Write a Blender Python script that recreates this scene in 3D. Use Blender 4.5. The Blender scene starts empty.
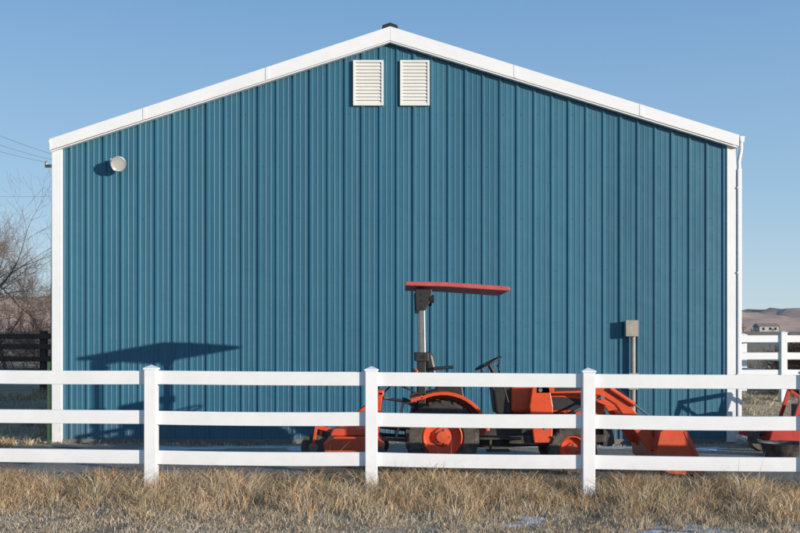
import bpy, bmesh, math, random
import numpy as np
from mathutils import Vector, Matrix
random.seed(4); rng=np.random.default_rng(7)
sc=bpy.context.scene
F=950.0; H=1.65
def sX(px,Y): return (px-400)*Y/F
def sZ(py,Y): return H+(350-py)*Y/F

# ---------------- materials ----------------
def mat(name,col,rough=.6,metal=0,var=.12,scale=6,bump=0,bscale=60,col2=None,spec=.5,coat=0,dust=None):
    m=bpy.data.materials.new(name); m.use_nodes=True
    nt=m.node_tree; n=nt.nodes; l=nt.links; b=n['Principled BSDF']
    b.inputs['Roughness'].default_value=rough; b.inputs['Metallic'].default_value=metal
    b.inputs['Specular IOR Level'].default_value=spec
    b.inputs['Coat Weight'].default_value=coat
    tc=n.new('ShaderNodeTexCoord'); no=n.new('ShaderNodeTexNoise')
    no.inputs['Scale'].default_value=scale; no.inputs['Detail'].default_value=8; no.inputs['Roughness'].default_value=.65
    l.new(tc.outputs['Object'],no.inputs['Vector'])
    r=n.new('ShaderNodeValToRGB'); l.new(no.outputs['Fac'],r.inputs[0])
    c2=col2 or tuple(c*(1-var*2) for c in col)
    r.color_ramp.elements[0].position=.35; r.color_ramp.elements[1].position=.65
    r.color_ramp.elements[0].color=(*c2,1); r.color_ramp.elements[1].color=(*col,1)
    out=r.outputs[0]
    if dust:
        # dust: (z top of splash zone, strength) - real dirt low on the object, broken up by noise
        sp=n.new('ShaderNodeSeparateXYZ');l.new(tc.outputs['Object'],sp.inputs[0])
        mr=n.new('ShaderNodeMapRange');mr.inputs[1].default_value=0;mr.inputs[2].default_value=dust[0];mr.inputs[3].default_value=dust[1];mr.inputs[4].default_value=.04
        l.new(sp.outputs[2],mr.inputs[0])
        n3=n.new('ShaderNodeTexNoise');n3.inputs['Scale'].default_value=7;n3.inputs['Detail'].default_value=10;n3.inputs['Roughness'].default_value=.7;l.new(tc.outputs['Object'],n3.inputs['Vector'])
        mu=n.new('ShaderNodeMath');mu.operation='MULTIPLY';l.new(mr.outputs[0],mu.inputs[0])
        m2=n.new('ShaderNodeMapRange');m2.inputs[1].default_value=.35;m2.inputs[2].default_value=.65;l.new(n3.outputs['Fac'],m2.inputs[0]);l.new(m2.outputs[0],mu.inputs[1])
        mx=n.new('ShaderNodeMixRGB');mx.inputs[2].default_value=(.36,.29,.21,1);l.new(mu.outputs[0],mx.inputs[0]);l.new(out,mx.inputs[1]);out=mx.outputs[0]
    l.new(out,b.inputs['Base Color'])
    if bump:
        n2=n.new('ShaderNodeTexNoise'); n2.inputs['Scale'].default_value=bscale; n2.inputs['Detail'].default_value=6
        l.new(tc.outputs['Object'],n2.inputs['Vector'])
        bp=n.new('ShaderNodeBump'); bp.inputs['Strength'].default_value=bump; bp.inputs['Distance'].default_value=.02
        l.new(n2.outputs['Fac'],bp.inputs['Height']); l.new(bp.outputs[0],b.inputs['Normal'])
    return m
M_vinyl=mat('white_vinyl',(.87,.87,.87),.35,var=.03,scale=3,bump=.03,bscale=8,dust=(.45,.35))
M_trim=mat('white_metal_trim',(.85,.85,.84),.4,var=.03,scale=2,dust=(.6,.4))
M_louver=mat('cream_louver',(.80,.79,.73),.5,var=.03)
M_dark=mat('dark_void',(.03,.03,.03),.9)
M_black=mat('black_plastic',(.02,.02,.021),.5,var=.2,scale=20,dust=(.9,.35))
M_rub=mat('tyre_rubber',(.022,.021,.02),.85,var=.1,scale=12,col2=(.07,.056,.044),bump=.2,dust=(.8,.5))
M_org=mat('orange_red_paint',(.78,.085,.02),.38,var=.12,scale=5,coat=.15,dust=(.9,.28))
M_red=mat('red_paint',(.55,.035,.02),.4,var=.12,scale=6)
M_canopy=mat('faded_red_canopy',(.58,.10,.085),.55,var=.13,scale=4)
M_steel=mat('grey_steel',(.30,.30,.29),.4,metal=.5,var=.15,scale=10)
M_chrome=mat('chrome_rod',(.7,.7,.7),.15,metal=1,var=.02)
M_gal=mat('galvanised',(.42,.43,.43),.45,metal=.6,var=.1,scale=15)
M_glass=mat('lamp_glass',(.42,.42,.40),.2,var=.1)
M_conduit=mat('tan_conduit',(.38,.34,.28),.6,var=.12)
M_wood=mat('dark_wood',(.10,.065,.05),.85,var=.2,scale=8,bump=.3)
M_pole=mat('pole_wood',(.12,.09,.07),.85,var=.2)
M_bark=mat('bark',(.24,.175,.14),.9,var=.2,scale=3)
M_brush=mat('brush_twigs',(.30,.17,.12),.9,var=.2,scale=1)
M_brush2=mat('brown_twigs',(.12,.07,.05),.9,var=.25,scale=1)
M_treel=mat('distant_twigs',(.26,.20,.15),.9,var=.25,scale=.1)
M_snow=mat('snow',(.62,.64,.69),.7,var=.16,scale=14,bump=.6,bscale=40)
M_roof=mat('roof_metal',(.6,.6,.6),.45,metal=.2,var=.05)
M_seat=mat('seat_vinyl',(.03,.03,.032),.45,var=.1)
M_green=mat('green_post_paint',(.05,.11,.05),.6)

def siding():
    m=bpy.data.materials.new('blue_metal_siding'); m.use_nodes=True
    nt=m.node_tree;n=nt.nodes;l=nt.links;b=n['Principled BSDF']
    b.inputs['Roughness'].default_value=.45; b.inputs['Specular IOR Level'].default_value=.4
    tc=n.new('ShaderNodeTexCoord'); sep=n.new('ShaderNodeSeparateXYZ'); l.new(tc.outputs['Object'],sep.inputs[0])
    a=n.new('ShaderNodeMath');a.operation='DIVIDE';a.inputs[1].default_value=.9144;l.new(sep.outputs[0],a.inputs[0])
    fl=n.new('ShaderNodeMath');fl.operation='FLOOR';l.new(a.outputs[0],fl.inputs[0])
    wn=n.new('ShaderNodeTexWhiteNoise');wn.noise_dimensions='1D';l.new(fl.outputs[0],wn.inputs['W'])
    mp=n.new('ShaderNodeMapping');mp.inputs['Scale'].default_value=(5,5,.35);l.new(tc.outputs['Object'],mp.inputs[0])
    no=n.new('ShaderNodeTexNoise');no.inputs['Scale'].default_value=1.2;no.inputs['Detail'].default_value=8;l.new(mp.outputs[0],no.inputs['Vector'])
    ad=n.new('ShaderNodeMath');ad.operation='MULTIPLY_ADD';ad.inputs[1].default_value=.4;l.new(wn.outputs['Value'],ad.inputs[0])
    l.new(no.outputs['Fac'],ad.inputs[2])
    r=n.new('ShaderNodeValToRGB');l.new(ad.outputs[0],r.inputs[0])
    r.color_ramp.elements[0].position=.35;r.color_ramp.elements[1].position=1.0
    r.color_ramp.elements[0].color=(.028,.118,.182,1);r.color_ramp.elements[1].color=(.042,.158,.230,1)
    ds=n.new('ShaderNodeMapRange');ds.inputs[1].default_value=0;ds.inputs[2].default_value=.6;ds.inputs[3].default_value=.30;ds.inputs[4].default_value=0
    l.new(sep.outputs[2],ds.inputs[0])
    mx=n.new('ShaderNodeMixRGB');mx.inputs[2].default_value=(.16,.15,.13,1);l.new(ds.outputs[0],mx.inputs[0]);l.new(r.outputs[0],mx.inputs[1])
    l.new(mx.outputs[0],b.inputs['Base Color'])
    n2=n.new('ShaderNodeTexNoise');n2.inputs['Scale'].default_value=1.6;n2.inputs['Detail'].default_value=2
    mp2=n.new('ShaderNodeMapping');mp2.inputs['Scale'].default_value=(1,1,1.6);l.new(tc.outputs['Object'],mp2.inputs[0]);l.new(mp2.outputs[0],n2.inputs['Vector'])
    bp=n.new('ShaderNodeBump');bp.inputs['Strength'].default_value=.7;bp.inputs['Distance'].default_value=.025
    l.new(n2.outputs['Fac'],bp.inputs['Height']);l.new(bp.outputs[0],b.inputs['Normal'])
    return m
M_side=siding()

def vcol_mat(name):
    m=bpy.data.materials.new(name);m.use_nodes=True
    n=m.node_tree.nodes;l=m.node_tree.links;b=n['Principled BSDF']
    a=n.new('ShaderNodeAttribute');a.attribute_name='Col';l.new(a.outputs['Color'],b.inputs['Base Color'])
    b.inputs['Roughness'].default_value=.8;b.inputs['Specular IOR Level'].default_value=.2
    return m
M_grass=vcol_mat('dry_grass_blades')

# ---------------- helpers ----------------
def empty(name,loc=(0,0,0)):
    e=bpy.data.objects.new(name,None); e.location=loc; e.empty_display_size=.3; sc.collection.objects.link(e); return e
def link(name,me,m,parent=None,bevel=0,smooth=False,seg=2):
    ob=bpy.data.objects.new(name,me); sc.collection.objects.link(ob)
    if m: me.materials.append(m)
    if parent:
        ob.parent=parent; ob.matrix_parent_inverse=Matrix.Translation(parent.location).inverted()
    if bevel:
        md=ob.modifiers.new('b','BEVEL'); md.width=bevel; md.segments=seg; md.limit_method='ANGLE'; md.angle_limit=.6
    if smooth:
        for p in me.polygons: p.use_smooth=True
    return ob
def mesh(name,v,f):
    me=bpy.data.meshes.new(name); me.from_pydata([tuple(a) for a in v],[],f); me.update()
    bm=bmesh.new(); bm.from_mesh(me); bmesh.ops.recalc_face_normals(bm,faces=bm.faces); bm.to_mesh(me); bm.free(); return me
def box(name,x0,x1,y0,y1,z0,z1,m,parent=None,bevel=0):
    v=[(x,y,z) for x in(x0,x1) for y in(y0,y1) for z in(z0,z1)]
    f=[(0,1,3,2),(4,6,7,5),(0,4,5,1),(2,3,7,6),(0,2,6,4),(1,5,7,3)]
    return link(name,mesh(name,v,f),m,parent,bevel)
def prism(name,pts,y0,y1,m,parent=None,bevel=0):
    k=len(pts); v=[(p[0],y0,p[1]) for p in pts]+[(p[0],y1,p[1]) for p in pts]
    f=[tuple(range(k)),tuple(range(2*k-1,k-1,-1))]+[(i,(i+1)%k,(i+1)%k+k,i+k) for i in range(k)]
    return link(name,mesh(name,v,f),m,parent,bevel)
def beam(name,p,q,w,y0,y1,m,parent=None,bevel=.006):
    d=Vector((q[0]-p[0],q[1]-p[1])).normalized(); n=Vector((-d.y,d.x))*w/2
    return prism(name,[(p[0]+n.x,p[1]+n.y),(q[0]+n.x,q[1]+n.y),(q[0]-n.x,q[1]-n.y),(p[0]-n.x,p[1]-n.y)],y0,y1,m,parent,bevel)
def tube(name,pts,r,m,parent=None,res=4,smoothc=False,cyclic=False):
    cu=bpy.data.curves.new(name,'CURVE'); cu.dimensions='3D'; cu.bevel_depth=r; cu.bevel_resolution=res; cu.use_fill_caps=True
    if smoothc:
        s=cu.splines.new('NURBS'); s.points.add(len(pts)-1); s.order_u=3; s.use_endpoint_u=True
    else:
        s=cu.splines.new('POLY'); s.points.add(len(pts)-1)
    for i,p in enumerate(pts): s.points[i].co=(*p,1)
    s.use_cyclic_u=cyclic
    t=bpy.data.objects.new('t',cu); sc.collection.objects.link(t)
    bpy.context.view_layer.update()
    me=bpy.data.meshes.new_from_object(t.evaluated_get(bpy.context.evaluated_depsgraph_get()))
    bpy.data.objects.remove(t); me.name=name; me.materials.clear()
    return link(name,me,m,parent,smooth=True)
def lathe(name,prof,c,m,parent=None,n=48,axis=(0,1,0),smooth=True):
    v=[];f=[]
    q=Vector((0,0,1)).rotation_difference(Vector(axis).normalized()); c=Vector(c)
    for r,a in prof:
        for i in range(n):
            t=2*math.pi*i/n; v.append(c+q@Vector((r*math.cos(t),r*math.sin(t),a)))
    for j in range(len(prof)-1):
        for i in range(n):
            f.append((j*n+i,j*n+(i+1)%n,(j+1)*n+(i+1)%n,(j+1)*n+i))
    ob=link(name,mesh(name,v,f),m,parent,smooth=smooth)
    if smooth:
        md=ob.modifiers.new('e','EDGE_SPLIT'); md.split_angle=math.radians(35)
    return ob
def wheel(pref,c,R,w,rr,parent,face=-1,lugs=16,mrim=None):
    mrim=mrim or M_org
    x,y,z=c; h=w/2
    lathe(pref+'_tyre',[(rr,-h*.8),(rr+.02,-h),(R*.88,-h),(R*.955,-h*.8),(R*.965,0),(R*.955,h*.8),(R*.88,h),(rr+.02,h),(rr,h*.8)],c,M_rub,parent)
    v=[];f=[]
    for s in(-1,1):
        for i in range(lugs):
            t0=2*math.pi*(i+(0 if s>0 else .5))/lugs
            b=len(v)
            for (yy,dt) in((s*h*1.02,0),(s*h*.0,.30)):
                for dr in(0,1):
                    for da in(-.05,.05):
                        rad=(R*.86 if dr==0 else R) - (0.02*R if abs(yy)>0 and dr else 0)
                        t=t0+dt+da*(16/lugs); v.append((x+rad*math.cos(t),y+yy,z+rad*math.sin(t)))
            f+= [(b,b+1,b+3,b+2),(b+4,b+6,b+7,b+5),(b,b+2,b+6,b+4),(b+1,b+5,b+7,b+3),(b+2,b+3,b+7,b+6),(b,b+4,b+5,b+1)]
    link(pref+'_lugs',mesh(pref+'_lugs',v,f),M_rub,parent)
    g=face*h
    lathe(pref+'_rim',[(rr+.005,g*.85),(rr*.93,g*.95),(rr*.88,g*.7),(rr*.82,g*.35),(rr*.5,g*.3),(rr*.42,g*.5),(rr*.3,g*.52),(rr*.28,g*.75),(.001,g*.78)],c,mrim,parent)
    lathe(pref+'_rim_back',[(rr+.004,-g*.85),(rr*.85,-g*.2),(.001,-g*.2)],c,M_black,parent)
    for i in range(5):
        t=2*math.pi*i/5; lathe(f'{pref}_bolt_{i}',[(.014,g*.5),(.014,g*.62),(.001,g*.62)],(x+rr*.36*math.cos(t),y,z+rr*.36*math.sin(t)),M_steel,parent,n=8)

def smst(t): t=np.clip(t,0,1); return t*t*(3-2*t)
def gz(x,y):
    x=np.asarray(x,float);y=np.asarray(y,float)
    z=.55*smst((y-17.4)/4.0)+.6*smst((y-22)/60)+8*smst((y-100)/300)
    near=1-smst((np.abs(y)-60)/60)
    z=z+near*(.025*np.sin(x*.9+1)*np.cos(y*1.1)+.012*np.sin(x*2.7)*np.sin(y*3.1+.5))-near*.01
    z=z-.05*smst((x+4)/8)*(1-smst((y-11)/1.5))
    return z
def gzf(x,y): return float(gz(x,y))

# ---------------- ground ----------------
def ground():
    def ax(lo,c0,c1,hi,st,n):
        mid=np.arange(c0,c1+1e-6,st); g=np.geomspace(1,1+(hi-c1),n)-1+c1; g2=c0-(np.geomspace(1,1+(c0-lo),n)-1)
        return np.concatenate([g2[::-1][:-1],mid,g[1:]])
    xs=ax(-4000,-14,14,4000,.2,40); ys=ax(-4000,6,26,5000,.2,50)
    X,Y=np.meshgrid(xs,ys); Z=gz(X,Y)
    nx,ny=len(xs),len(ys)
    v=np.stack([X,Y,Z],-1).reshape(-1,3)
    i=np.arange((nx)*(ny)).reshape(ny,nx)
    q=np.stack([i[:-1,:-1],i[:-1,1:],i[1:,1:],i[1:,:-1]],-1).reshape(-1,4)
    me=bpy.data.meshes.new('ground'); me.vertices.add(len(v)); me.vertices.foreach_set('co',v.ravel())
    me.loops.add(q.size); me.loops.foreach_set('vertex_index',q.ravel()); me.polygons.add(len(q))
    me.polygons.foreach_set('loop_start',np.arange(0,q.size,4)); me.polygons.foreach_set('loop_total',np.full(len(q),4))
    me.update(); me.validate()
    m=bpy.data.materials.new('dry_soil');m.use_nodes=True
    n=m.node_tree.nodes;l=m.node_tree.links;b=n['Principled BSDF'];b.inputs['Roughness'].default_value=.95;b.inputs['Specular IOR Level'].default_value=.1
    tc=n.new('ShaderNodeTexCoord')
    a=n.new('ShaderNodeTexNoise');a.inputs['Scale'].default_value=.7;a.inputs['Detail'].default_value=10;a.inputs['Roughness'].default_value=.7
    l.new(tc.outputs['Object'],a.inputs['Vector'])
    r=n.new('ShaderNodeValToRGB');l.new(a.outputs['Fac'],r.inputs[0]);e=r.color_ramp.elements
    e[0].position=.3;e[0].color=(.24,.17,.11,1);e[1].position=.7;e[1].color=(.52,.41,.27,1)
    x=e.new(.5);x.color=(.38,.29,.19,1)
    a2=n.new('ShaderNodeTexNoise');a2.inputs['Scale'].default_value=30;a2.inputs['Detail'].default_value=8;l.new(tc.outputs['Object'],a2.inputs['Vector'])
    mx=n.new('ShaderNodeMixRGB');mx.blend_type='OVERLAY';mx.inputs[0].default_value=.8;l.new(r.outputs[0],mx.inputs[1]);l.new(a2.outputs['Fac'],mx.inputs[2])
    a3=n.new('ShaderNodeTexNoise');a3.inputs['Scale'].default_value=2.8;a3.inputs['Detail'].default_value=10;a3.inputs['Roughness'].default_value=.8;l.new(tc.outputs['Object'],a3.inputs['Vector'])
    fr_=n.new('ShaderNodeMapRange');fr_.inputs[1].default_value=.56;fr_.inputs[2].default_value=.66;fr_.inputs[3].default_value=0;fr_.inputs[4].default_value=.6;l.new(a3.outputs['Fac'],fr_.inputs[0])
    mf=n.new('ShaderNodeMixRGB');mf.inputs[2].default_value=(.64,.65,.69,1);l.new(fr_.outputs[0],mf.inputs[0]);l.new(mx.outputs[0],mf.inputs[1])
    l.new(mf.outputs[0],b.inputs['Base Color'])
    bp=n.new('ShaderNodeBump');bp.inputs['Strength'].default_value=.8;bp.inputs['Distance'].default_value=.04;l.new(a2.outputs['Fac'],bp.inputs['Height']);l.new(bp.outputs[0],b.inputs['Normal'])
    link('ground',me,m,smooth=True)
ground()

def sheet(name,x0,x1,y0,y1,st,dz,m,edge=.4):
    xs=np.arange(x0,x1+.01,st);ys=np.arange(y0,y1+.01,st);v=[];f=[]
    for j,y in enumerate(ys):
        for i,x in enumerate(xs):
            xx=x+(random.uniform(-edge,edge) if i in(0,len(xs)-1) else 0); yy=y+(random.uniform(-edge,edge)*.5 if j in(0,len(ys)-1) else 0)
            v.append((xx,yy,gzf(xx,yy)+dz))
    nx=len(xs)
    for j in range(len(ys)-1):
        for i in range(nx-1): f.append((j*nx+i,j*nx+i+1,(j+1)*nx+i+1,(j+1)*nx+i))
    return link(name,mesh(name,v,f),m,smooth=True)
M_gravel=mat('gravel_surface',(.42,.375,.32),.95,scale=25,col2=(.20,.175,.15),bump=1,bscale=45,spec=.1)
sheet('gravel',-5.6,9.5,11.7,17.6,.2,.008,M_gravel)

# ---------------- hills ----------------
def hills():
    xs=np.linspace(-3500,3500,300);ys=np.linspace(1300,2600,60);X,Y=np.meshgrid(xs,ys)
    t=(Y-1300)/1300
    rid=np.minimum(np.sin(np.pi*np.clip(t*1.15,0,1))*1.25,1.0)
    n=sum(a*np.sin(X*fx+Y*fy+p) for a,fx,fy,p in[(.16,.0021,.001,1),(.12,.0057,.003,2.2),(.09,.013,-.006,.3),(.09,.031,.02,4),(.06,.07,.03,1),(.04,.15,.09,2)])
    Z=5+rid*95*(.85+n*.55)
    v=np.stack([X,Y,Z],-1).reshape(-1,3).tolist();nx=300
    f=[(j*nx+i,j*nx+i+1,(j+1)*nx+i+1,(j+1)*nx+i) for j in range(59) for i in range(nx-1)]
    m=mat('dry_grass_hills',(.74,.50,.37),1,scale=.02,col2=(.44,.32,.27),spec=0)
    link('hills',mesh('hills',v,f),m,smooth=True)
hills()

# ---------------- barn ----------------
B=empty('metal_barn',(0,16.84,0)); YW=16.84; YB=31.0
XL,XR=-6.13,5.93
PK=(-.176,7.345); EL=(-6.17,5.365); ER=(5.965,5.435)
def rtop(x):
    return EL[1]+(PK[1]-EL[1])*(x-EL[0])/(PK[0]-EL[0]) if x<PK[0] else ER[1]+(PK[1]-ER[1])*(x-ER[0])/(PK[0]-ER[0])
def ribwall():
    P=.3048; xs=[]; x=XL-.05; k=0
    rx=[]
    while x<XR+P:
        j=random.uniform(-.003,.003); hh=.021+random.uniform(-.002,.002)+(.004 if k%3==0 else 0)
        w=.006 if k%3==0 else 0   # overlapped rib at every panel joint stands a little wider and prouder
        base=[(0-w,0),(.018-w,-hh),(.046+w,-hh),(.064+w,0),(.124,0),(.130,-.004),(.146,-.004),(.152,0),(.214,0),(.220,-.004),(.236,-.004),(.242,0)]
        for dx,dy in base: xs.append((x+dx+j,dy))
        rx.append(x+.10); x+=P; k+=1
    xs=[p for p in xs if XL+.01<p[0]<XR-.01]
    v=[];f=[]
    for x,dy in xs:
        v.append((x,YW+dy,.06)); v.append((x,YW+dy,rtop(x)-.08))
    for i in range(len(xs)-1): f.append((2*i,2*i+2,2*i+3,2*i+1))
    link('front_wall_siding',mesh('front_wall_siding',v,f),M_side,B)
    sv=[];sf=[]
    for cx0 in rx:
        if not XL+.1<cx0<XR-.1: continue
        z=.3
        while z<rtop(cx0)-.4:
            cx=cx0+random.uniform(-.008,.008); b=len(sv); zz=z+random.uniform(-.012,.012)
            for kk,yy in((0,YW-.007),(1,YW+.002)):
                for k in range(6):
                    t=k*math.pi/3; sv.append((cx+.008*math.cos(t),yy,zz+.008*math.sin(t)))
            sf.append(tuple(b+k for k in range(6)))
            for k in range(6): sf.append((b+k,b+(k+1)%6,b+6+(k+1)%6,b+6+k))
            z+=.92
    link('siding_screws',mesh('s',sv,sf),M_side,B)
ribwall()
prism('barn_core',[(XL+.02,-.3),(XR-.02,-.3),(XR-.02,rtop(XR)-.12),(PK[0],PK[1]-.12),(XL+.02,rtop(XL)-.12)],YW+.03,YB,M_side,B)
box('foundation',XL-.01,XR+.01,YW-.03,YB+.02,-.4,.075,mat('concrete_sill',(.20,.19,.175),.9,bump=.4),B)
prism('roof_left',[(EL[0]-.02,EL[1]-.015),(PK[0],PK[1]-.012),(PK[0],PK[1]-.10),(EL[0]-.02,EL[1]-.10)],YW-.10,YB+.15,M_roof,B)
prism('roof_right',[(ER[0]+.02,ER[1]-.015),(PK[0],PK[1]-.012),(PK[0],PK[1]-.10),(ER[0]+.02,ER[1]-.10)],YW-.10,YB+.15,M_roof,B)
for nm,yy in(('front',YW-.125),('back',YB+.155)):
    prism('rake_trim_left_'+nm,[(EL[0],EL[1]),PK,(PK[0],PK[1]-.25),(EL[0],EL[1]-.20)],yy,yy+.022,M_trim,B,.004)
    prism('rake_trim_right_'+nm,[(ER[0],ER[1]),(PK[0]+.001,PK[1]),(PK[0]+.001,PK[1]-.25),(ER[0],ER[1]-.20)],yy-.003,yy+.019,M_trim,B,.004)
    prism('rake_lip_left_'+nm,[(EL[0]+.02,EL[1]-.205),(PK[0],PK[1]-.255),(PK[0],PK[1]-.275),(EL[0]+.02,EL[1]-.225)],yy+.01,yy+.10,M_trim,B)
    prism('rake_lip_right_'+nm,[(ER[0]-.02,ER[1]-.205),(PK[0]+.001,PK[1]-.255),(PK[0]+.001,PK[1]-.275),(ER[0]-.02,ER[1]-.225)],yy+.01,yy+.10,M_trim,B)
# overlap splices and a drip hem along the rake trim
for t in(.36,.72):
    for (A,s) in((EL,-1),(ER,1)):
        x=PK[0]+(A[0]-PK[0])*t; zt=rtop(x); th=.25-.05*t
        prism(f'rake_splice_{s}_{t}',[(x-.03,rtop(x-.03)-.004),(x+.03,rtop(x+.03)-.004),(x+.03,rtop(x+.03)-th+.006),(x-.03,rtop(x-.03)-th+.006)],YW-.133,YW-.1285,M_trim,B)
prism('ridge_vent',[(PK[0]-.15,PK[1]-.03),(PK[0]-.13,PK[1]+.04),(PK[0],PK[1]+.085),(PK[0]+.13,PK[1]+.04),(PK[0]+.15,PK[1]-.03)],YW-.08,YB,M_black,B,.01)
box('corner_trim_left',XL-.03,XL+.155,YW-.045,YW+.15,.02,EL[1]-.13,M_trim,B,.008)
box('corner_trim_right',XR-.15,XR+.02,YW-.045,YW+.15,.02,ER[1]-.16,M_trim,B,.008)
for s,xe,ze in((-1,EL[0],EL[1]),(1,ER[0],ER[1])):
    x0,x1=(xe-.02,xe+.03) if s<0 else (xe+.01,xe+.10)
    prism('gutter_'+('l' if s<0 else 'r'),[(x0,ze-.02),(x1,ze-.02),(x1-.01,ze-.13),(x0+.02,ze-.14)],YW-.13,YB,M_trim,B,.008)
tube('downspout_elbow',[(6.02,YW-.06,5.33),(6.02,YW-.06,5.18),(5.99,YW-.03,4.98),(5.998,YW-.03,4.8)],.038,M_trim,B)
box('downspout',5.962,6.035,YW-.07,YW+.02,.14,4.85,M_trim,B,.012)
tube('downspout_shoe',[(5.995,YW-.03,.2),(6.0,YW-.05,.10),(6.08,YW-.22,.05)],.042,M_trim,B)
for z in(1.2,3.0,4.5): box(f'strap_{z}',5.955,6.041,YW-.074,YW+.03,z,z+.03,M_trim,B)
def vent(nm,px0,px1):
    Yv=YW-.06; x0,x1=sX(px0,Yv),sX(px1,Yv); z1,z0=sZ(60,Yv),sZ(105.5,Yv); t=.04
    box(nm+'_back',x0+.01,x1-.01,YW-.029,YW-.026,z0+.01,z1-.01,M_dark,B)
    box(nm+'_frame_l',x0,x0+t,Yv,YW-.01,z0,z1,M_louver,B,.004); box(nm+'_frame_r',x1-t,x1,Yv,YW-.01,z0,z1,M_louver,B,.004)
    box(nm+'_frame_t',x0+t,x1-t,Yv+.002,YW-.01,z1-t,z1,M_louver,B,.003); box(nm+'_frame_b',x0+t,x1-t,Yv+.002,YW-.01,z0,z0+t,M_louver,B,.003)
    k=12; hh=(z1-z0-2*t)/k
    v=[];f=[]
    for i in range(k):
        za=z0+t+i*hh; b=len(v)
        for (yy,zz) in((Yv+.004,za-.004),(Yv+.010,za-.004),(YW-.030,za+hh*.88),(YW-.036,za+hh*.88)):
            v+= [(x0+t+.001,yy,zz),(x1-t-.001,yy,zz)]
        f+= [(b,b+1,b+3,b+2),(b+2,b+3,b+5,b+4),(b+4,b+5,b+7,b+6),(b+6,b+7,b+1,b)]
    link(nm+'_slats',mesh(nm,v,f),M_louver,B)
vent('vent_a',353,383.5); vent('vent_b',400,429.5)
# wall lamp
L=empty('wall_light',(sX(121,YW),YW,sZ(165,YW))); lx,ly,lz=L.location
lathe('wall_plate',[(.001,0),(.06,0),(.06,.03),(.001,.03)],(lx-.09,YW-.02,lz+.02),M_gal,L,axis=(0,-1,0),n=24)
tube('arm',[(lx-.09,YW-.02,lz+.02),(lx-.06,YW-.10,lz+.04),(lx-.02,YW-.15,lz+.01)],.02,M_gal,L)
ax=Vector((.45,-1,-.35)).normalized(); c0=Vector((lx-.03,YW-.12,lz+.01))
lathe('lamp_housing',[(.001,-.02),(.07,-.01),(.10,.04),(.125,.09),(.135,.13),(.125,.135)],c0,M_gal,L,axis=ax,n=32)
lathe('lamp_lens',[(.125,.13),(.10,.12),(.06,.115),(.001,.11)],c0,M_glass,L,axis=ax,n=32)
box('ballast_box',lx-.16,lx-.06,YW-.13,YW-.03,lz-.01,lz+.09,M_trim,L,.012)
# electrical box
E=empty('electrical_box',(sX(631,YW),YW,2)); 
ex=sX(631,YW-.1)
box('enclosure',ex-.10,ex+.10,YW-.17,YW-.03,sZ(336,YW),sZ(321,YW),M_conduit,E,.012)
box('enclosure_lid',ex-.11,ex+.11,YW-.185,YW-.168,sZ(336,YW)-.01,sZ(321,YW)+.01,M_conduit,E,.006)
tube('conduit',[(ex+.04,YW-.09,sZ(336,YW)+.02),(ex+.04,YW-.09,.0)],.042,M_conduit,E)
box('conduit_strap',ex-.04,ex+.12,YW-.14,YW-.02,1.2,1.24,M_gal,E)
box('junction',ex-.05,ex+.11,YW-.15,YW-.03,.95,1.10,M_conduit,E,.01)

# ---------------- front fence ----------------
def fr(px):
    t=px/800; Y=(950/87.6)*(1-t)+(950/91.6)*t
    return sX(px,Y),Y,1.347+(1.30-1.347)*t,.451+(.405-.451)*t
def post(par,x,y,z0,z1,w=.135,i=0):
    ob=box(f'post_{i}',x-w/2,x+w/2,y-w/2,y+w/2,z0,z1,M_vinyl,par,.006)
    h=w/2+.010
    v=[(x-h,y-h,z1),(x+h,y-h,z1),(x+h,y+h,z1),(x-h,y+h,z1),(x-h,y-h,z1+.02),(x+h,y-h,z1+.02),(x+h,y+h,z1+.02),(x-h,y+h,z1+.02),(x,y,z1+.055)]
    f=[(0,1,5,4),(1,2,6,5),(2,3,7,6),(3,0,4,7),(4,5,8),(5,6,8),(6,7,8),(7,4,8),(3,2,1,0)]
    link(f'cap_{i}',mesh('cap',v,f),M_vinyl,par,.003)
def rail(par,a,b,za,zb,h=.155,t=.042,nm='rail',sag=.004):
    a=Vector(a);b=Vector(b);d=(b-a).normalized();n=Vector((-d.y,d.x))*t/2
    v=[];K=6
    for i in range(K+1):
        u=i/K;p=a.lerp(b,u);z=za+(zb-za)*u-sag*4*u*(1-u)
        v+=[(p.x-n.x,p.y-n.y,z-h/2),(p.x-n.x,p.y-n.y,z+h/2),(p.x+n.x,p.y+n.y,z+h/2),(p.x+n.x,p.y+n.y,z-h/2)]
    f=[(0,1,2,3),(K*4,K*4+3,K*4+2,K*4+1)]
    for i in range(K):
        for j in range(4): f.append((i*4+j,i*4+(j+1)%4,i*4+4+(j+1)%4,i*4+4+j))
    link(nm,mesh(nm,v,f),M_vinyl,par,.006)
FN=empty('white_rail_fence',(0,10.6,0))
pxs=[-500,-282,-66,151.5,371.5,588,808,1030,1255]
P=[fr(p) for p in pxs]
for i,(x,y,zt,zb) in enumerate(P): post(FN,x,y,-.3,zt+.09,i=i)
for i in range(len(P)-1):
    a,b=P[i],P[i+1]
    for k in range(3):
        za=a[2]+(a[3]-a[2])*k/2+random.uniform(-.004,.004); zb=b[2]+(b[3]-b[2])*k/2+random.uniform(-.004,.004)
        rail(FN,a[:2],b[:2],za,zb,nm=f'rail_{i}_{k}',sag=random.uniform(0,.012))
F2=empty('white_rail_fence',(8.47,21,.5)); x0=8.47
k=0
for j in range(-1,5):
    x=x0+j*2.44; post(F2,x,21,.3,2.02,i=k);k+=1
    if j<4:
        for z in(1.90,1.52,1.14): rail(F2,(x,21),(x+2.44,21),z,z,nm=f'rail_{j}_{z}')
for j in range(1,8):
    y=21+j*2.44; g=gzf(x0,y); post(F2,x0,y,g-.2,g+1.45,i=k);k+=1
    g0=gzf(x0,y-2.44)
    for z in(1.33,.96,.58): rail(F2,(x0,y-2.44),(x0,y),g0+z,g+z,nm=f'rail_s{j}_{z}')
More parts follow.
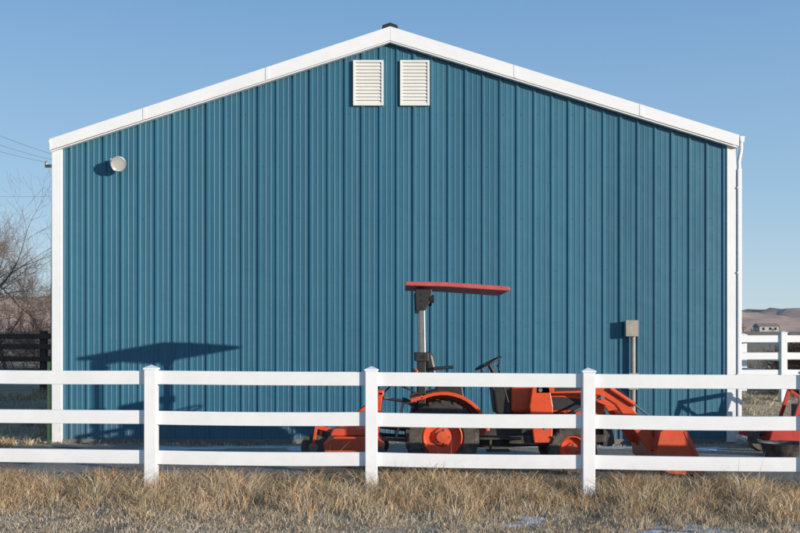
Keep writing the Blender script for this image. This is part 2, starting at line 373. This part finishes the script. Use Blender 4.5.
WF=empty('wooden_corral_fence',(-12,24,.6))
for j in range(7):
    x=-19+j*2; g=gzf(x,24); box(f'post_{j}',x-.08,x+.08,23.92,24.08,g-.3,2.10+random.uniform(-.05,.05),M_wood,WF,.01)
for z in(1.98,1.72,1.44,1.14,.86):
    beam(f'rail_{z}',(-19.2,z+random.uniform(-.03,.03)),(-6.9,z+random.uniform(-.03,.03)),.13,23.86,23.91,M_wood,WF,.006)
TP=empty('steel_fence_post',(sX(49,16.5),16.5,0)); tx=sX(49,16.5)
box('stem',tx-.012,tx+.012,16.49,16.51,-.2,1.45,M_green,TP); box('flange',tx-.025,tx+.025,16.482,16.488,-.2,1.45,M_green,TP)

# ---------------- tractor ----------------
T=empty('tractor',(1.4,13.1,0)); yc=13.1
wheel('rear_wheel_near',(.56,12.68,.50),.50,.34,.27,T,-1,18)
wheel('rear_wheel_far',(.56,13.52,.50),.50,.34,.27,T,1,18)
wheel('front_wheel_near',(2.29,12.68,.33),.33,.24,.18,T,-1,16)
wheel('front_wheel_far',(2.29,13.52,.33),.33,.24,.18,T,1,16)
box('rear_axle',.48,.64,12.8,13.4,.42,.58,M_black,T,.02)
box('front_axle',2.22,2.36,12.75,13.45,.28,.40,M_steel,T,.02)
prism('transmission',[(.15,.35),(.15,.85),(.9,.85),(1.3,.62),(2.75,.60),(2.75,.36),(1.2,.32)],yc-.17,yc+.17,M_black,T,.02)
prism('hood',[(1.50,.80),(1.50,1.19),(1.62,1.20),(2.35,1.17),(2.66,1.10),(2.76,.98),(2.78,.62),(2.30,.62),(2.22,.80)],yc-.30,yc+.30,M_org,T,.05)
prism('hood_side_grille',[(1.75,.84),(1.75,1.02),(2.2,1.02),(2.5,.98),(2.6,.84)],yc-.306,yc+.306,M_black,T,.01)
box('front_grille',2.775,2.79,yc-.22,yc+.22,.66,.95,M_black,T,.005)
box('engine_block',1.5,2.3,yc-.2,yc+.2,.6,.82,M_black,T,.02)
prism('front_bumper',[(2.74,.35),(2.74,.62),(2.86,.62),(2.90,.40),(2.86,.35)],yc-.28,yc+.28,M_black,T,.01)
prism('dash_cowl',[(1.30,.78),(1.24,1.22),(1.36,1.30),(1.52,1.22),(1.52,.78)],yc-.26,yc+.26,M_black,T,.03)
sc_=Vector((1.22,yc,1.47)); sn=Vector((-.5,0,1)).normalized(); u=Vector((0,1,0)); w_=sn.cross(u)
tube('steering_wheel',[sc_+.19*(math.cos(t)*u+math.sin(t)*w_) for t in[i*2*math.pi/28 for i in range(28)]],.016,M_black,T,cyclic=True)
for t in(0.5,2.6,4.7): tube(f'spoke_{t}',[sc_-.02*sn,sc_+.19*(math.cos(t)*u+math.sin(t)*w_)],.01,M_black,T)
tube('steering_column',[sc_-.02*sn,(1.36,yc,1.2)],.028,M_black,T)
tube('lever_a',[(1.28,yc-.3,1.1),(1.1,yc-.33,1.38)],.009,M_black,T); lathe('lever_knob',[(.001,-.02),(.02,-.01),(.02,.01),(.001,.02)],(1.1,yc-.33,1.39),M_black,T,n=12)
tube('lever_b',[(1.45,yc-.38,.95),(1.32,yc-.4,1.42)],.011,M_black,T); lathe('lever_knob_b',[(.001,-.03),(.025,-.015),(.025,.015),(.001,.03)],(1.32,yc-.4,1.44),M_black,T,n=12)
prism('seat_cushion',[(.46,1.18),(.48,1.28),(.90,1.30),(.94,1.24),(.90,1.18)],yc-.24,yc+.24,M_seat,T,.04)
prism('seat_back',[(.38,1.22),(.33,1.58),(.38,1.64),(.45,1.60),(.52,1.26)],yc-.24,yc+.24,M_seat,T,.04)
prism('seat_base',[(.45,.85),(.5,1.19),(.85,1.19),(.9,.85)],yc-.15,yc+.15,M_black,T,.02)
tube('armrest',[(.45,yc-.27,1.40),(.72,yc-.27,1.42)],.022,M_seat,T)
def fender(nm,y0,y1,ys):
    c=(.56,.50); R=.60; pts=[]
    for a in np.linspace(118,8,14): pts.append((c[0]+R*math.cos(math.radians(a))*1.05,c[1]+R*math.sin(math.radians(a))))
    inn=[(c[0]+(R-.045)*math.cos(math.radians(a))*1.05,c[1]+(R-.045)*math.sin(math.radians(a))) for a in np.linspace(8,118,14)]
    prism(nm+'_arch',pts+inn,y0,y1,M_org,T,.008)
    prism(nm+'_side',pts+[(1.1,.45),(.9,.45),(.35,.8)],ys,ys+.02,M_org,T)
    beam(nm+'_lip',(.30,1.03),(.14,.98),.05,y0,y1,M_org,T)
fender('fender_near',12.52,12.86,12.86); fender('fender_far',13.34,13.68,13.32)
box('floor_near',.95,1.62,yc-.52,yc-.17,.46,.49,M_black,T,.008); box('floor_far',.95,1.62,yc+.17,yc+.52,.46,.49,M_black,T,.008)
box('step_near',1.15,1.45,yc-.56,yc-.4,.30,.33,M_black,T,.005); beam('step_hanger',(1.2,.32),(1.2,.48),.03,yc-.5,yc-.48,M_black,T)
lathe('fuel_cap',[(.04,0),(.04,.03),(.001,.035)],(1.6,yc-.1,1.19),M_black,T,n=16,axis=(0,0,1))
tube('muffler',[(2.2,yc+.3,.6),(2.5,yc+.33,.5)],.05,M_steel,T)
for s,n_ in((-1,'near'),(1,'far')):
    y=yc+s*.46
    prism('rops_lower_'+n_,[(.24,.70),(.24,1.62),(.34,1.62),(.34,.70)],y-.03,y+.03,M_black,T,.008)
    beam('rops_'+n_,(.30,1.55),(.29,2.20),.085,y-.03,y+.03,M_steel,T,.012)
    prism('rops_top_'+n_,[(.21,2.17),(.20,2.46),(.43,2.46),(.41,2.30),(.33,2.17)],y-.035,y+.035,M_black,T,.012)
    lathe('work_light_'+n_,[(.001,-.02),(.05,-.02),(.055,.03),(.001,.035)],(.42,y,2.33),M_black,T,n=16,axis=(1,0,0))
    box('rops_bracket_'+n_,.20,.38,y-.05,y+.05,1.50,1.62,M_black,T,.01)
    lathe('hinge_pin_'+n_,[(.02,-.06),(.02,.06)],(.30,y,1.56),M_steel,T,n=12)
    tube('tail_light_'+n_,[(.22,y,1.3),(.22,y,1.38)],.035,M_red,T)
    for zz in(2.22,2.30,2.38): lathe(f'rops_bolt_{n_}_{zz}',[(.014,-.042),(.014,.042)],(.28,y,zz),M_steel,T,n=8)
box('rops_cross',.22,.32,yc-.46,yc+.46,2.37,2.45,M_black,T,.01)
prism('canopy',[(.07,2.50),(.075,2.555),(.6,2.545),(1.42,2.49),(1.46,2.465),(1.45,2.435),(1.40,2.43),(.6,2.485)],yc-.575,yc+.575,M_canopy,T,.012)
for s,n_ in((-1,'near'),(1,'far')):
    y=yc+s*.47
    prism('loader_post_'+n_,[(1.78,.42),(1.72,.9),(1.76,1.17),(1.98,1.17),(2.03,.9),(2.02,.42)],y-.035,y+.035,M_org,T,.01)
    prism('loader_frame_'+n_,[(1.45,.40),(1.45,.50),(2.05,.52),(2.75,.52),(2.75,.42),(2.05,.38)],y+s*-.09-.03,y+s*-.09+.03,M_black,T,.01)
    prism('boom_'+n_,[(1.80,1.07),(1.80,1.17),(2.55,1.20),(2.80,1.17),(2.97,1.05),(3.42,.42),(3.37,.32),(3.28,.34),(2.86,.93),(2.70,1.03),(2.5,1.08)],y-.03+s*.005,y+.03+s*.005,M_org,T,.012)
    prism('boom_gusset_'+n_,[(2.45,1.09),(2.8,1.0),(2.92,.84),(2.62,.96)],y-.015,y+.015,M_org,T,.004)
    prism('boom_decal_'+n_,[(2.05,1.10),(2.05,1.15),(2.5,1.165),(2.5,1.115)],y-.03+s*.005-.002,y+.03+s*.005+.002,M_black,T)
    tube('lift_cyl_'+n_,[(1.93,y+s*.0,.62),(2.32,y,.83)],.035,M_black,T); tube('lift_rod_'+n_,[(2.32,y,.83),(2.68,y,1.02)],.018,M_chrome,T)
    tube('bucket_cyl_'+n_,[(2.78,y+s*.06,1.14),(3.1,y+s*.06,.93)],.032,M_org,T); tube('bucket_rod_'+n_,[(3.1,y+s*.06,.93),(3.42,y+s*.06,.68)],.016,M_chrome,T)
    beam('bucket_link_'+n_,(3.42,.70),(3.38,.40),.05,y+s*.05,y+s*.07,M_org,T)
    tube('hose_'+n_,[(1.9,y-s*.05,1.0),(2.3,y-s*.05,1.26),(2.8,y-s*.05,1.24),(3.0,y,1.05)],.010,M_black,T,smoothc=True)
    for (bx,bz) in((1.86,1.12),(3.36,.40),(2.68,1.02),(1.93,.62)): lathe(f'pin_{n_}_{bx}',[(.001,-.05),(.028,-.05),(.028,.05),(.001,.05)],(bx,y,bz),M_steel,T,n=14)
tube('torque_tube',[(3.08,yc-.47,.76),(3.08,yc+.47,.76)],.04,M_org,T)
y0,y1=yc-.70,yc+.70
shell=[(3.50,.66),(3.40,.58),(3.36,.40),(3.38,.16),(3.47,.06),(3.60,.03),(4.00,.025)]
sh2=[(x+ (.02 if i<4 else 0),z+(.02 if i>=3 else 0)) for i,(x,z) in enumerate(shell)]
prism('bucket_shell',shell+sh2[::-1],y0,y1,M_org,T)
for n_,yy in(('near',y0-.012),('far',y1)):
    prism('bucket_side_'+n_,shell+[(4.0,.05),(3.74,.62),(3.66,.66)],yy,yy+.012,M_org,T)
    prism('bucket_rib_'+n_,[(3.95,.03),(3.99,.05),(3.74,.60),(3.70,.58)],yy-.008 if n_=='near' else yy+.012,yy if n_=='near' else yy+.02,M_org,T)
box('bucket_lip',3.50,3.72,y0,y1,.655,.675,M_org,T)
box('cutting_edge',3.85,4.04,y0,y1,.005,.022,M_steel,T)
for dy in(-.4,.4): prism('bucket_bracket_%s'%dy,[(3.34,.30),(3.36,.66),(3.48,.72),(3.44,.3)],yc+dy-.02,yc+dy+.02,M_org,T)
for s in(-1,1): beam(f'lower_link_{s}',(.35,.42),(-.32,.46),.05,yc+s*.3-.012,yc+s*.3+.012,M_black,T); beam(f'lift_rod_{s}',(.05,.95),(-.05,.46),.03,yc+s*.3-.01,yc+s*.3+.01,M_steel,T); beam(f'lift_arm_{s}',(.25,.88),(.03,.97),.05,yc+s*.22-.02,yc+s*.22+.02,M_black,T)
tube('top_link',[(.2,yc,.92),(-.28,yc,1.0)],.022,M_steel,T)
tube('hitch_hose',[(.25,yc-.2,1.05),(.05,yc-.25,1.16),(-.12,yc-.2,1.2),(-.2,yc,1.08)],.012,M_black,T,smoothc=True)
# ---------------- rear mower ----------------
MW=empty('rear_finish_mower',(-.6,yc,.2)); a0,a1=yc-.75,yc+.75
prism('deck',[(-.98,.30),(-1.0,.44),(-.85,.52),(-.35,.52),(-.22,.42),(-.22,.24),(-.95,.24)],a0,a1,M_org,MW,.015)
prism('belt_cover',[(-.92,.522),(-.88,.62),(-.38,.62),(-.34,.522)],a0+.1,yc-.2,M_org,MW,.02)
prism('belt_cover_b',[(-.92,.522),(-.88,.62),(-.38,.62),(-.34,.522)],yc+.2,a1-.1,M_org,MW,.02)
box('gearbox',-.72,-.5,yc-.12,yc+.12,.52,.76,M_black,MW,.02)
for s in(-1,1):
    beam(f'a_frame_{s}',(-.32,.45),(-.26,1.08),.06,yc+s*.3-.02,yc+s*.3+.02,M_org,MW)
    beam(f'a_brace_{s}',(-.28,1.02),(-.88,.55),.04,yc+s*.28-.01,yc+s*.28+.01,M_org,MW)
    y=yc+s*.55
    beam(f'tail_arm_{s}',(-.85,.58),(-1.12,.64),.05,y-.03,y+.03,M_org,MW)
    beam(f'tail_fork_{s}',(-1.10,.64),(-1.14,.38),.04,y-.09,y-.07,M_org,MW)
    lathe(f'tail_wheel_{s}',[(.06,-.05),(.12,-.055),(.165,-.04),(.17,0),(.165,.04),(.12,.055),(.06,.05),(.06,-.05)],(-1.14,y,.37),M_rub,MW,n=32)
    lathe(f'tail_hub_{s}',[(.001,-.05),(.062,-.045),(.062,.045),(.001,.05)],(-1.14,y,.37),M_steel,MW,n=20)
    lathe(f'gauge_wheel_{s}',[(.05,-.05),(.11,-.055),(.14,-.03),(.14,.03),(.11,.055),(.05,.05),(.05,-.05)],(-.30,yc+s*.83,.26),M_rub,MW,n=32)
box('top_crossbar',-.30,-.22,yc-.32,yc+.32,1.04,1.11,M_org,MW,.01)
tube('pto_shaft',[(-.5,yc,.64),(.2,yc,.55)],.04,M_black,MW)

# ---------------- right side implement + tub ----------------
RC=empty('rotary_cutter',(6.6,15.9,0)); X0=sX(757,15.7)
prism('deck',[(X0,.18),(X0+.05,.36),(X0+.35,.42),(X0+1.5,.42),(X0+1.6,.18)],15.2,16.6,M_red,RC,.02)
box('gearbox',X0+.7,X0+1.0,15.75,16.05,.42,.75,M_black,RC,.02)
for s in(-1,1):
    beam(f'a_frame_{s}',(X0+.55,.40),(X0+.75,1.02),.06,15.9+s*.3-.02,15.9+s*.3+.02,M_red,RC)
    beam(f'brace_{s}',(X0+.72,.98),(X0+1.5,.45),.05,15.9+s*.3-.02,15.9+s*.3+.02,M_red,RC)
box('crossbar',X0+.68,X0+.78,15.6,16.2,.98,1.05,M_red,RC,.01)
lathe('tail_wheel',[(.08,-.06),(.18,-.065),(.21,0),(.18,.065),(.08,.06),(.08,-.06)],(X0-.02,15.5,.21),M_rub,RC,n=32)
beam('tail_arm',(X0,.24),(X0+.4,.44),.06,15.57,15.61,M_red,RC)
TB=empty('rubber_feed_tub',(6.1,14.9,0))
lathe('tub',[(.001,.02),(.30,.0),(.36,.20),(.38,.21),(.37,.22),(.34,.20),(.28,.04),(.001,.04)],(sX(785,14.7),14.7,0.0),M_black,TB,axis=(0,0,1))

# ---------------- distant buildings ----------------
def house(nm,px,Y,w,d,h,rh,mw,mr):
    x=sX(px,Y); g=gzf(x,Y)-.3; e=empty(nm,(x,Y,g))
    v=[(x-w/2,Y-d/2,g),(x+w/2,Y-d/2,g),(x+w/2,Y+d/2,g),(x-w/2,Y+d/2,g)]; v+=[(a,b,g+h) for a,b,_ in v]
    link('walls',mesh('w',v,[(0,1,5,4),(1,2,6,5),(2,3,7,6),(3,0,4,7)]),mw,e)
    o=.4; r=[(x-w/2-o,Y-d/2-o,g+h-.1),(x+w/2+o,Y-d/2-o,g+h-.1),(x+w/2+o,Y,g+h+rh),(x-w/2-o,Y,g+h+rh),(x-w/2-o,Y+d/2+o,g+h-.1),(x+w/2+o,Y+d/2+o,g+h-.1)]
    link('roof',mesh('r',r,[(0,1,2,3),(3,2,5,4),(0,3,4),(1,5,2)]),mr,e)
    for k in(-.3,.05,.32): box(f'window_{k}',x+k*w-.5,x+k*w+.5,Y-d/2-.05,Y-d/2+.02,g+1,g+2.1,M_dark,e)
M_rg=mat('brown_shingles',(.32,.26,.23),.9); M_ww=mat('white_siding_far',(.5,.48,.45),.7)
house('farm_house',766,395,8,7,2.6,1.4,M_ww,M_rg)

# ---------------- trees ----------------
def tree(name,base,h,r0,m,levels=6,seed=1,spread=.5,trunks=1,up=.25,tip=.0035,dens=.4):
    rd=random.Random(seed); v=[];f=[]
    def seg(p,q,ra,rb):
        d=(q-p).normalized(); a=d.orthogonal().normalized(); b=d.cross(a); k=len(v)
        n=5 if ra>.03 else 3
        for c,r in((p,ra),(q,rb)):
            for i in range(n):
                t=2*math.pi*i/n; v.append(c+r*(math.cos(t)*a+math.sin(t)*b))
        for i in range(n): f.append((k+i,k+(i+1)%n,k+n+(i+1)%n,k+n+i))
    def grow(p,d,L,r,lv):
        ns=4 if lv>2 else 3; 
        for i in range(ns):
            d2=(d+Vector((rd.gauss(0,.14),rd.gauss(0,.14),rd.gauss(.04,.1)))).normalized()
            q=p+d2*L/ns; r2=max(r*.86,tip); seg(p,q,r,r2)
            if lv>0 and (i>0 or lv<levels):
                for _ in range(1 if rd.random()>dens else 2):
                    s=Vector((rd.gauss(0,1),rd.gauss(0,1),rd.gauss(up,.5))).normalized()
                    nd=(d2*(1-spread)+s*spread*1.3).normalized()
                    grow(q,nd,L*rd.uniform(.5,.8),r2*rd.uniform(.5,.7),lv-1)
            p,d,r=q,d2,r2
        if lv>0: grow(p,d,L*.7,r*.85,lv-1)
    for _ in range(trunks):
        d=Vector((rd.gauss(0,.1 if trunks==1 else .4),rd.gauss(0,.1 if trunks==1 else .4),1)).normalized()
        grow(Vector(base)+Vector((rd.uniform(-.2,.2),rd.uniform(-.2,.2),-.2))*(trunks>1),d,h*.36,r0,levels)
    return link(name,mesh(name,v,f),m)
def tb(px,Y): x=sX(px,Y); return (x,Y,gzf(x,Y)-.1)
tree('bare_tree',tb(-20,36),9.0,.14,M_bark,5,11,dens=.3)
tree('bare_tree',tb(6,46),7.6,.11,M_bark,5,5,dens=.25)
tree('bare_tree',tb(-60,40),9,.16,M_bark,4,8)
tree('bare_tree',tb(36,52),6.6,.10,M_bark,5,23,dens=.2)
for i,(px,Y,h) in enumerate([(-5,37,3.2),(22,38,3.5),(44,36,3.1)]):
    tree('bare_shrub',tb(px,Y),h,.03,M_brush,4,40+i,trunks=3,spread=.45,dens=.2)
for i,(px,Y,h) in enumerate([(800,24,1.9),(815,25,2.2)]):
    tree('brown_bush',tb(px,Y),h,.03,M_brush2,4,70+i,trunks=6,spread=.5)
def treeline():
    rd=random.Random(3);v=[];f=[]
    for i in range(110):
        x=rd.uniform(-160,210);y=rd.uniform(170,420);h=rd.uniform(1.2,3.2);g=gzf(x,y)
        for _ in range(60):
            a=rd.uniform(0,6.28);r=h*.6*rd.random();z=g+h*rd.uniform(.05,1)*(1-r/h*.6); k=len(v); s=h*.09
            c=Vector((x+r*math.cos(a),y+r*math.sin(a),z))
            for _k in range(3): v.append(c+Vector((rd.gauss(0,s),rd.gauss(0,s),rd.gauss(0,s*1.6))))
            f.append((k,k+1,k+2))
    link('distant_trees',mesh('dt',v,f),M_treel)
treeline()

# ---------------- utility pole + lines ----------------
UP=empty('utility_pole',(-14.55,40,0)); ux=-14.55; ztop=1.65+(350-158)*40/950
lathe('pole',[(.16,0),(.11,ztop)],(ux,40,0),M_pole,UP,axis=(0,0,1),n=16)
box('crossarm',ux-.35,ux+1.3,39.85,39.95,ztop-.42,ztop-.30,M_pole,UP)
for i,dx in enumerate((-.3,.4,1.2)): lathe(f'insulator_{i}',[(.05,0),(.06,.08),(.03,.16),(.001,.17)],(ux+dx,39.9,ztop-.3),M_steel,UP,axis=(0,0,1),n=10)
PL=empty('power_lines',(ux,40,9))
def wire(n,a,b,sag,r=.007):
    a=Vector(a);b=Vector(b); tube(n,[a.lerp(b,t)-Vector((0,0,sag*4*t*(1-t))) for t in np.linspace(0,1,20)],r,M_steel,PL,res=1)
for i,dx in enumerate((-.3,.4,1.2)):
    wire(f'wire_{i}',(ux+dx,39.9,ztop-.2),(-17.5+dx,24,ztop+.3+i*.15),.5)
wire('lower_wire',(ux,40,ztop-1.6),(-24,36,ztop-1.6),.25)

# ---------------- snow patches (ragged, thin, around the yard) ----------------
def blob(cx,cy,rx,ry,dz,v,f,lift=.012):
    k0=len(v); n=40; rings=5; ph=[random.uniform(0,6.28) for _ in range(6)]
    v.append((cx,cy,gzf(cx,cy)+dz+lift))
    for j in range(1,rings+1):
        for i in range(n):
            t=2*math.pi*i/n; w=1+.25*math.sin(2*t+ph[0])+.22*math.sin(3*t+ph[1])+.15*math.sin(7*t+ph[2])+.12*math.sin(13*t+ph[3])
            q=j/rings*w; x=cx+rx*q*math.cos(t);y=cy+ry*q*math.sin(t)
            v.append((x,y,gzf(x,y)+(dz+lift*(1-(j/rings)**2) if j<rings else -.005)))
    for i in range(n): f.append((k0,k0+1+i,k0+1+(i+1)%n))
    for j in range(rings-1):
        for i in range(n):
            a=k0+1+j*n;b=a+n; f.append((a+i,b+i,b+(i+1)%n,a+(i+1)%n))
sv=[];sf=[]; snow=[]
for cpx,cpy,n_ in[(430,508,9),(690,522,10),(760,528,6),(520,515,5),(330,512,4)]:
    for _ in range(n_):
        px=cpx+random.gauss(0,26);py=cpy+random.gauss(0,4); Y=F*H/(py-350); x=sX(px,Y); r=random.uniform(.04,.16)
        blob(x,Y,r,r*random.uniform(.5,.9),-.002,sv,sf,.01); snow.append((x,Y,r,r*.7))
for px,Y,rx,ry in[(180,16.0,.7,.3),(240,16.3,1.0,.25),(320,16.1,.9,.3),(500,16.3,.8,.2),(620,16.3,.7,.25),(700,15.9,.5,.25),(560,14.3,.7,.2),(350,14.0,.6,.2)]:
    blob(sX(px,Y),Y,rx,ry,.010,sv,sf)
link('snow_patches',mesh('snow',sv,sf),M_snow,smooth=True)

# ---------------- grass ----------------
def grass(name,N,ncl,xr,yr,hfun,wid=.0032,seed=1):
    g=np.random.default_rng(seed)
    cx=g.uniform(*xr,ncl);cy=g.uniform(*yr,ncl);ch=np.clip(g.lognormal(0,.33,ncl),.35,1.6);cc=g.random(ncl)
    cl=g.uniform(-.6,1.0,ncl); cs=g.uniform(.035,.09,ncl)
    ci=g.integers(0,ncl,N); loose=g.random(N)<.35
    x=np.where(loose,g.uniform(*xr,N),cx[ci]+g.normal(0,1,N)*cs[ci]); y=np.where(loose,g.uniform(*yr,N),cy[ci]+g.normal(0,1,N)*cs[ci])
    h=hfun(x,y,g)*np.where(loose,.7,ch[ci])*g.uniform(.5,1.15,N)
    tall=g.random(N)<.010; h=np.where(tall,h*1.3,h)
    keep=np.ones(N,bool)
    for sx,sy,rx,ry in snow:
        d=((x-sx)/(rx*.95))**2+((y-sy)/(ry*.95))**2; keep&=~((d<1)&(g.random(N)<.7))
    bare=(np.sin(x*2.3+y*3.1)+np.sin(x*5.1-y*4.2+1)+np.sin(x*1.1+2)*.7+np.sin(x*9-y*7)*.5)>.7
    keep&=~(bare&(h<.20)&(g.random(N)<.8))
    x,y,h,ci,loose,tall=[a[keep] for a in(x,y,h,ci,loose,tall)];N=len(x)
    z=gz(x,y)-.01
    az=g.uniform(0,2*np.pi,N); ln=h*g.uniform(.2,1.25,N); dxl=np.cos(az)*ln*.8+cl[ci]*h*.5; dyl=np.sin(az)*ln
    wa=g.uniform(-.9,.9,N); w=wid*g.uniform(.6,1.5,N); wx=np.cos(wa)*w; wy=np.sin(wa)*w
    V=np.empty((N,5,3))
    V[:,0]=np.stack([x-wx,y-wy,z],-1);V[:,1]=np.stack([x+wx,y+wy,z],-1)
    mx=x+dxl*.35;my=y+dyl*.35;mz=z+h*.6
    V[:,2]=np.stack([mx+wx*.75,my+wy*.75,mz],-1);V[:,3]=np.stack([mx-wx*.75,my-wy*.75,mz],-1)
    V[:,4]=np.stack([x+dxl,y+dyl,z+h*np.where(tall,1,.85)],-1)
    base=np.arange(N)*5
    li=np.empty((N,7),np.int64)
    for k,o in enumerate((0,1,2,3,3,2,4)): li[:,k]=base+o
    me=bpy.data.meshes.new(name);me.vertices.add(N*5);me.vertices.foreach_set('co',V.ravel())
    me.loops.add(N*7);me.loops.foreach_set('vertex_index',li.ravel());me.polygons.add(N*2)
    ls=np.empty((N,2),np.int64);ls[:,0]=np.arange(N)*7;ls[:,1]=ls[:,0]+4
    me.polygons.foreach_set('loop_start',ls.ravel());me.polygons.foreach_set('loop_total',np.tile([4,3],N))
    me.update()
    pal=np.array([(.66,.47,.27),(.56,.38,.21),(.72,.56,.37),(.40,.27,.155),(.38,.33,.20),(.60,.52,.41),(.52,.31,.16)])
    pi=np.where(g.random(N)<.6,(cc[ci]*7).astype(int)%7,g.integers(0,7,N))
    col=pal[pi]*g.uniform(.65,1.15,N)[:,None]
    sh=np.clip((h-.04)/.12,0,1)[:,None]; grey=col.mean(1,keepdims=True)
    col=col*sh+(1-sh)*(col*.6+grey*np.array([1.02,.98,.82])*.4)
    fz=(g.random(N)<.10)[:,None]*(1-sh); col=col*(1-fz*.5)+fz*.5*np.array([.7,.71,.73])
    C=np.ones((N,5,4));C[:,:,:3]=col[:,None,:]
    at=me.color_attributes.new('Col','FLOAT_COLOR','POINT');at.data.foreach_set('color',C.ravel())
    return link(name,me,M_grass)
def hf(x,y,g):
    yl=10.45-.045*x
    edge=9.0+.25*np.sin(x*1.3)+.18*np.sin(x*3.7+2)+.1*np.sin(x*8.1)
    near=smst((y-edge)/(yl-edge+.2))
    beyond=1-.4*smst((y-yl-.5)/1.0)
    return (.05+.235*near*(1+.15*np.sin(x*2.1+1)+.12*np.sin(x*5.3)))*beyond
grass('dry_grass',190000,4600,(-5.6,5.6),(8.1,11.5),hf,.0027,3)
def strip(nm,N,xr,yr,h,seed): 
    return grass(nm,N,max(60,N//50),xr,yr,lambda x,y,g:np.full(len(x),h),.005,seed)
strip('dry_grass',12000,(-12,-6.3),(13,24),.18,9)
strip('dry_grass',8000,(6.3,14),(17.4,24),.10,10)
strip('dry_grass',2500,(-6.2,6.2),(16.5,16.8),.09,12)

# ---------------- light, sky, camera ----------------
sv_=Vector((5.05,-3.74,.90)).normalized()
sun=bpy.data.lights.new('sun','SUN');sun.energy=5;sun.angle=math.radians(.5);sun.color=(1,.905,.785)
so=bpy.data.objects.new('sun',sun);sc.collection.objects.link(so);so.rotation_euler=sv_.to_track_quat('Z','Y').to_euler();so.location=(20,-15,10)
w=bpy.data.worlds.new('World');sc.world=w;w.use_nodes=True;nt=w.node_tree;n=nt.nodes;l=nt.links
sk=n.new('ShaderNodeTexSky');sk.sky_type='NISHITA';sk.sun_disc=False
sk.sun_elevation=math.asin(sv_.z);sk.sun_rotation=math.atan2(sv_.x,sv_.y)
sk.altitude=1200;sk.air_density=1.0;sk.dust_density=.3;sk.ozone_density=1.5
tc=n.new('ShaderNodeTexCoord');sp=n.new('ShaderNodeSeparateXYZ');l.new(tc.outputs['Generated'],sp.inputs[0])
rp=n.new('ShaderNodeValToRGB');l.new(sp.outputs[2],rp.inputs[0]);e=rp.color_ramp.elements
e[0].position=0;e[0].color=(.60,.71,.79,1);e[1].position=1;e[1].color=(.07,.19,.42,1)
for p,c in((.06,(.51,.67,.80)),(.16,(.35,.56,.78)),(.36,(.185,.38,.68))):
    x=e.new(p);x.color=(*c,1)
ml=n.new('ShaderNodeVectorMath');ml.operation='SCALE';ml.inputs[3].default_value=1/.15;l.new(rp.outputs[0],ml.inputs[0])
mx=n.new('ShaderNodeMixRGB');mx.inputs[0].default_value=.82;l.new(sk.outputs[0],mx.inputs[1]);l.new(ml.outputs[0],mx.inputs[2])
bg=n['Background'];bg.inputs[1].default_value=.15;l.new(mx.outputs[0],bg.inputs[0])
cam=bpy.data.cameras.new('camera');co=bpy.data.objects.new('camera',cam);sc.collection.objects.link(co)
co.location=(0,0,H);co.rotation_euler=(math.radians(90),0,0);cam.sensor_width=36;cam.lens=36*F/800;cam.shift_y=(350-266.5)/800
cam.clip_end=8000;cam.clip_start=.1;sc.camera=co
sc.view_settings.view_transform='Standard';sc.view_settings.look='None';sc.view_settings.exposure=0
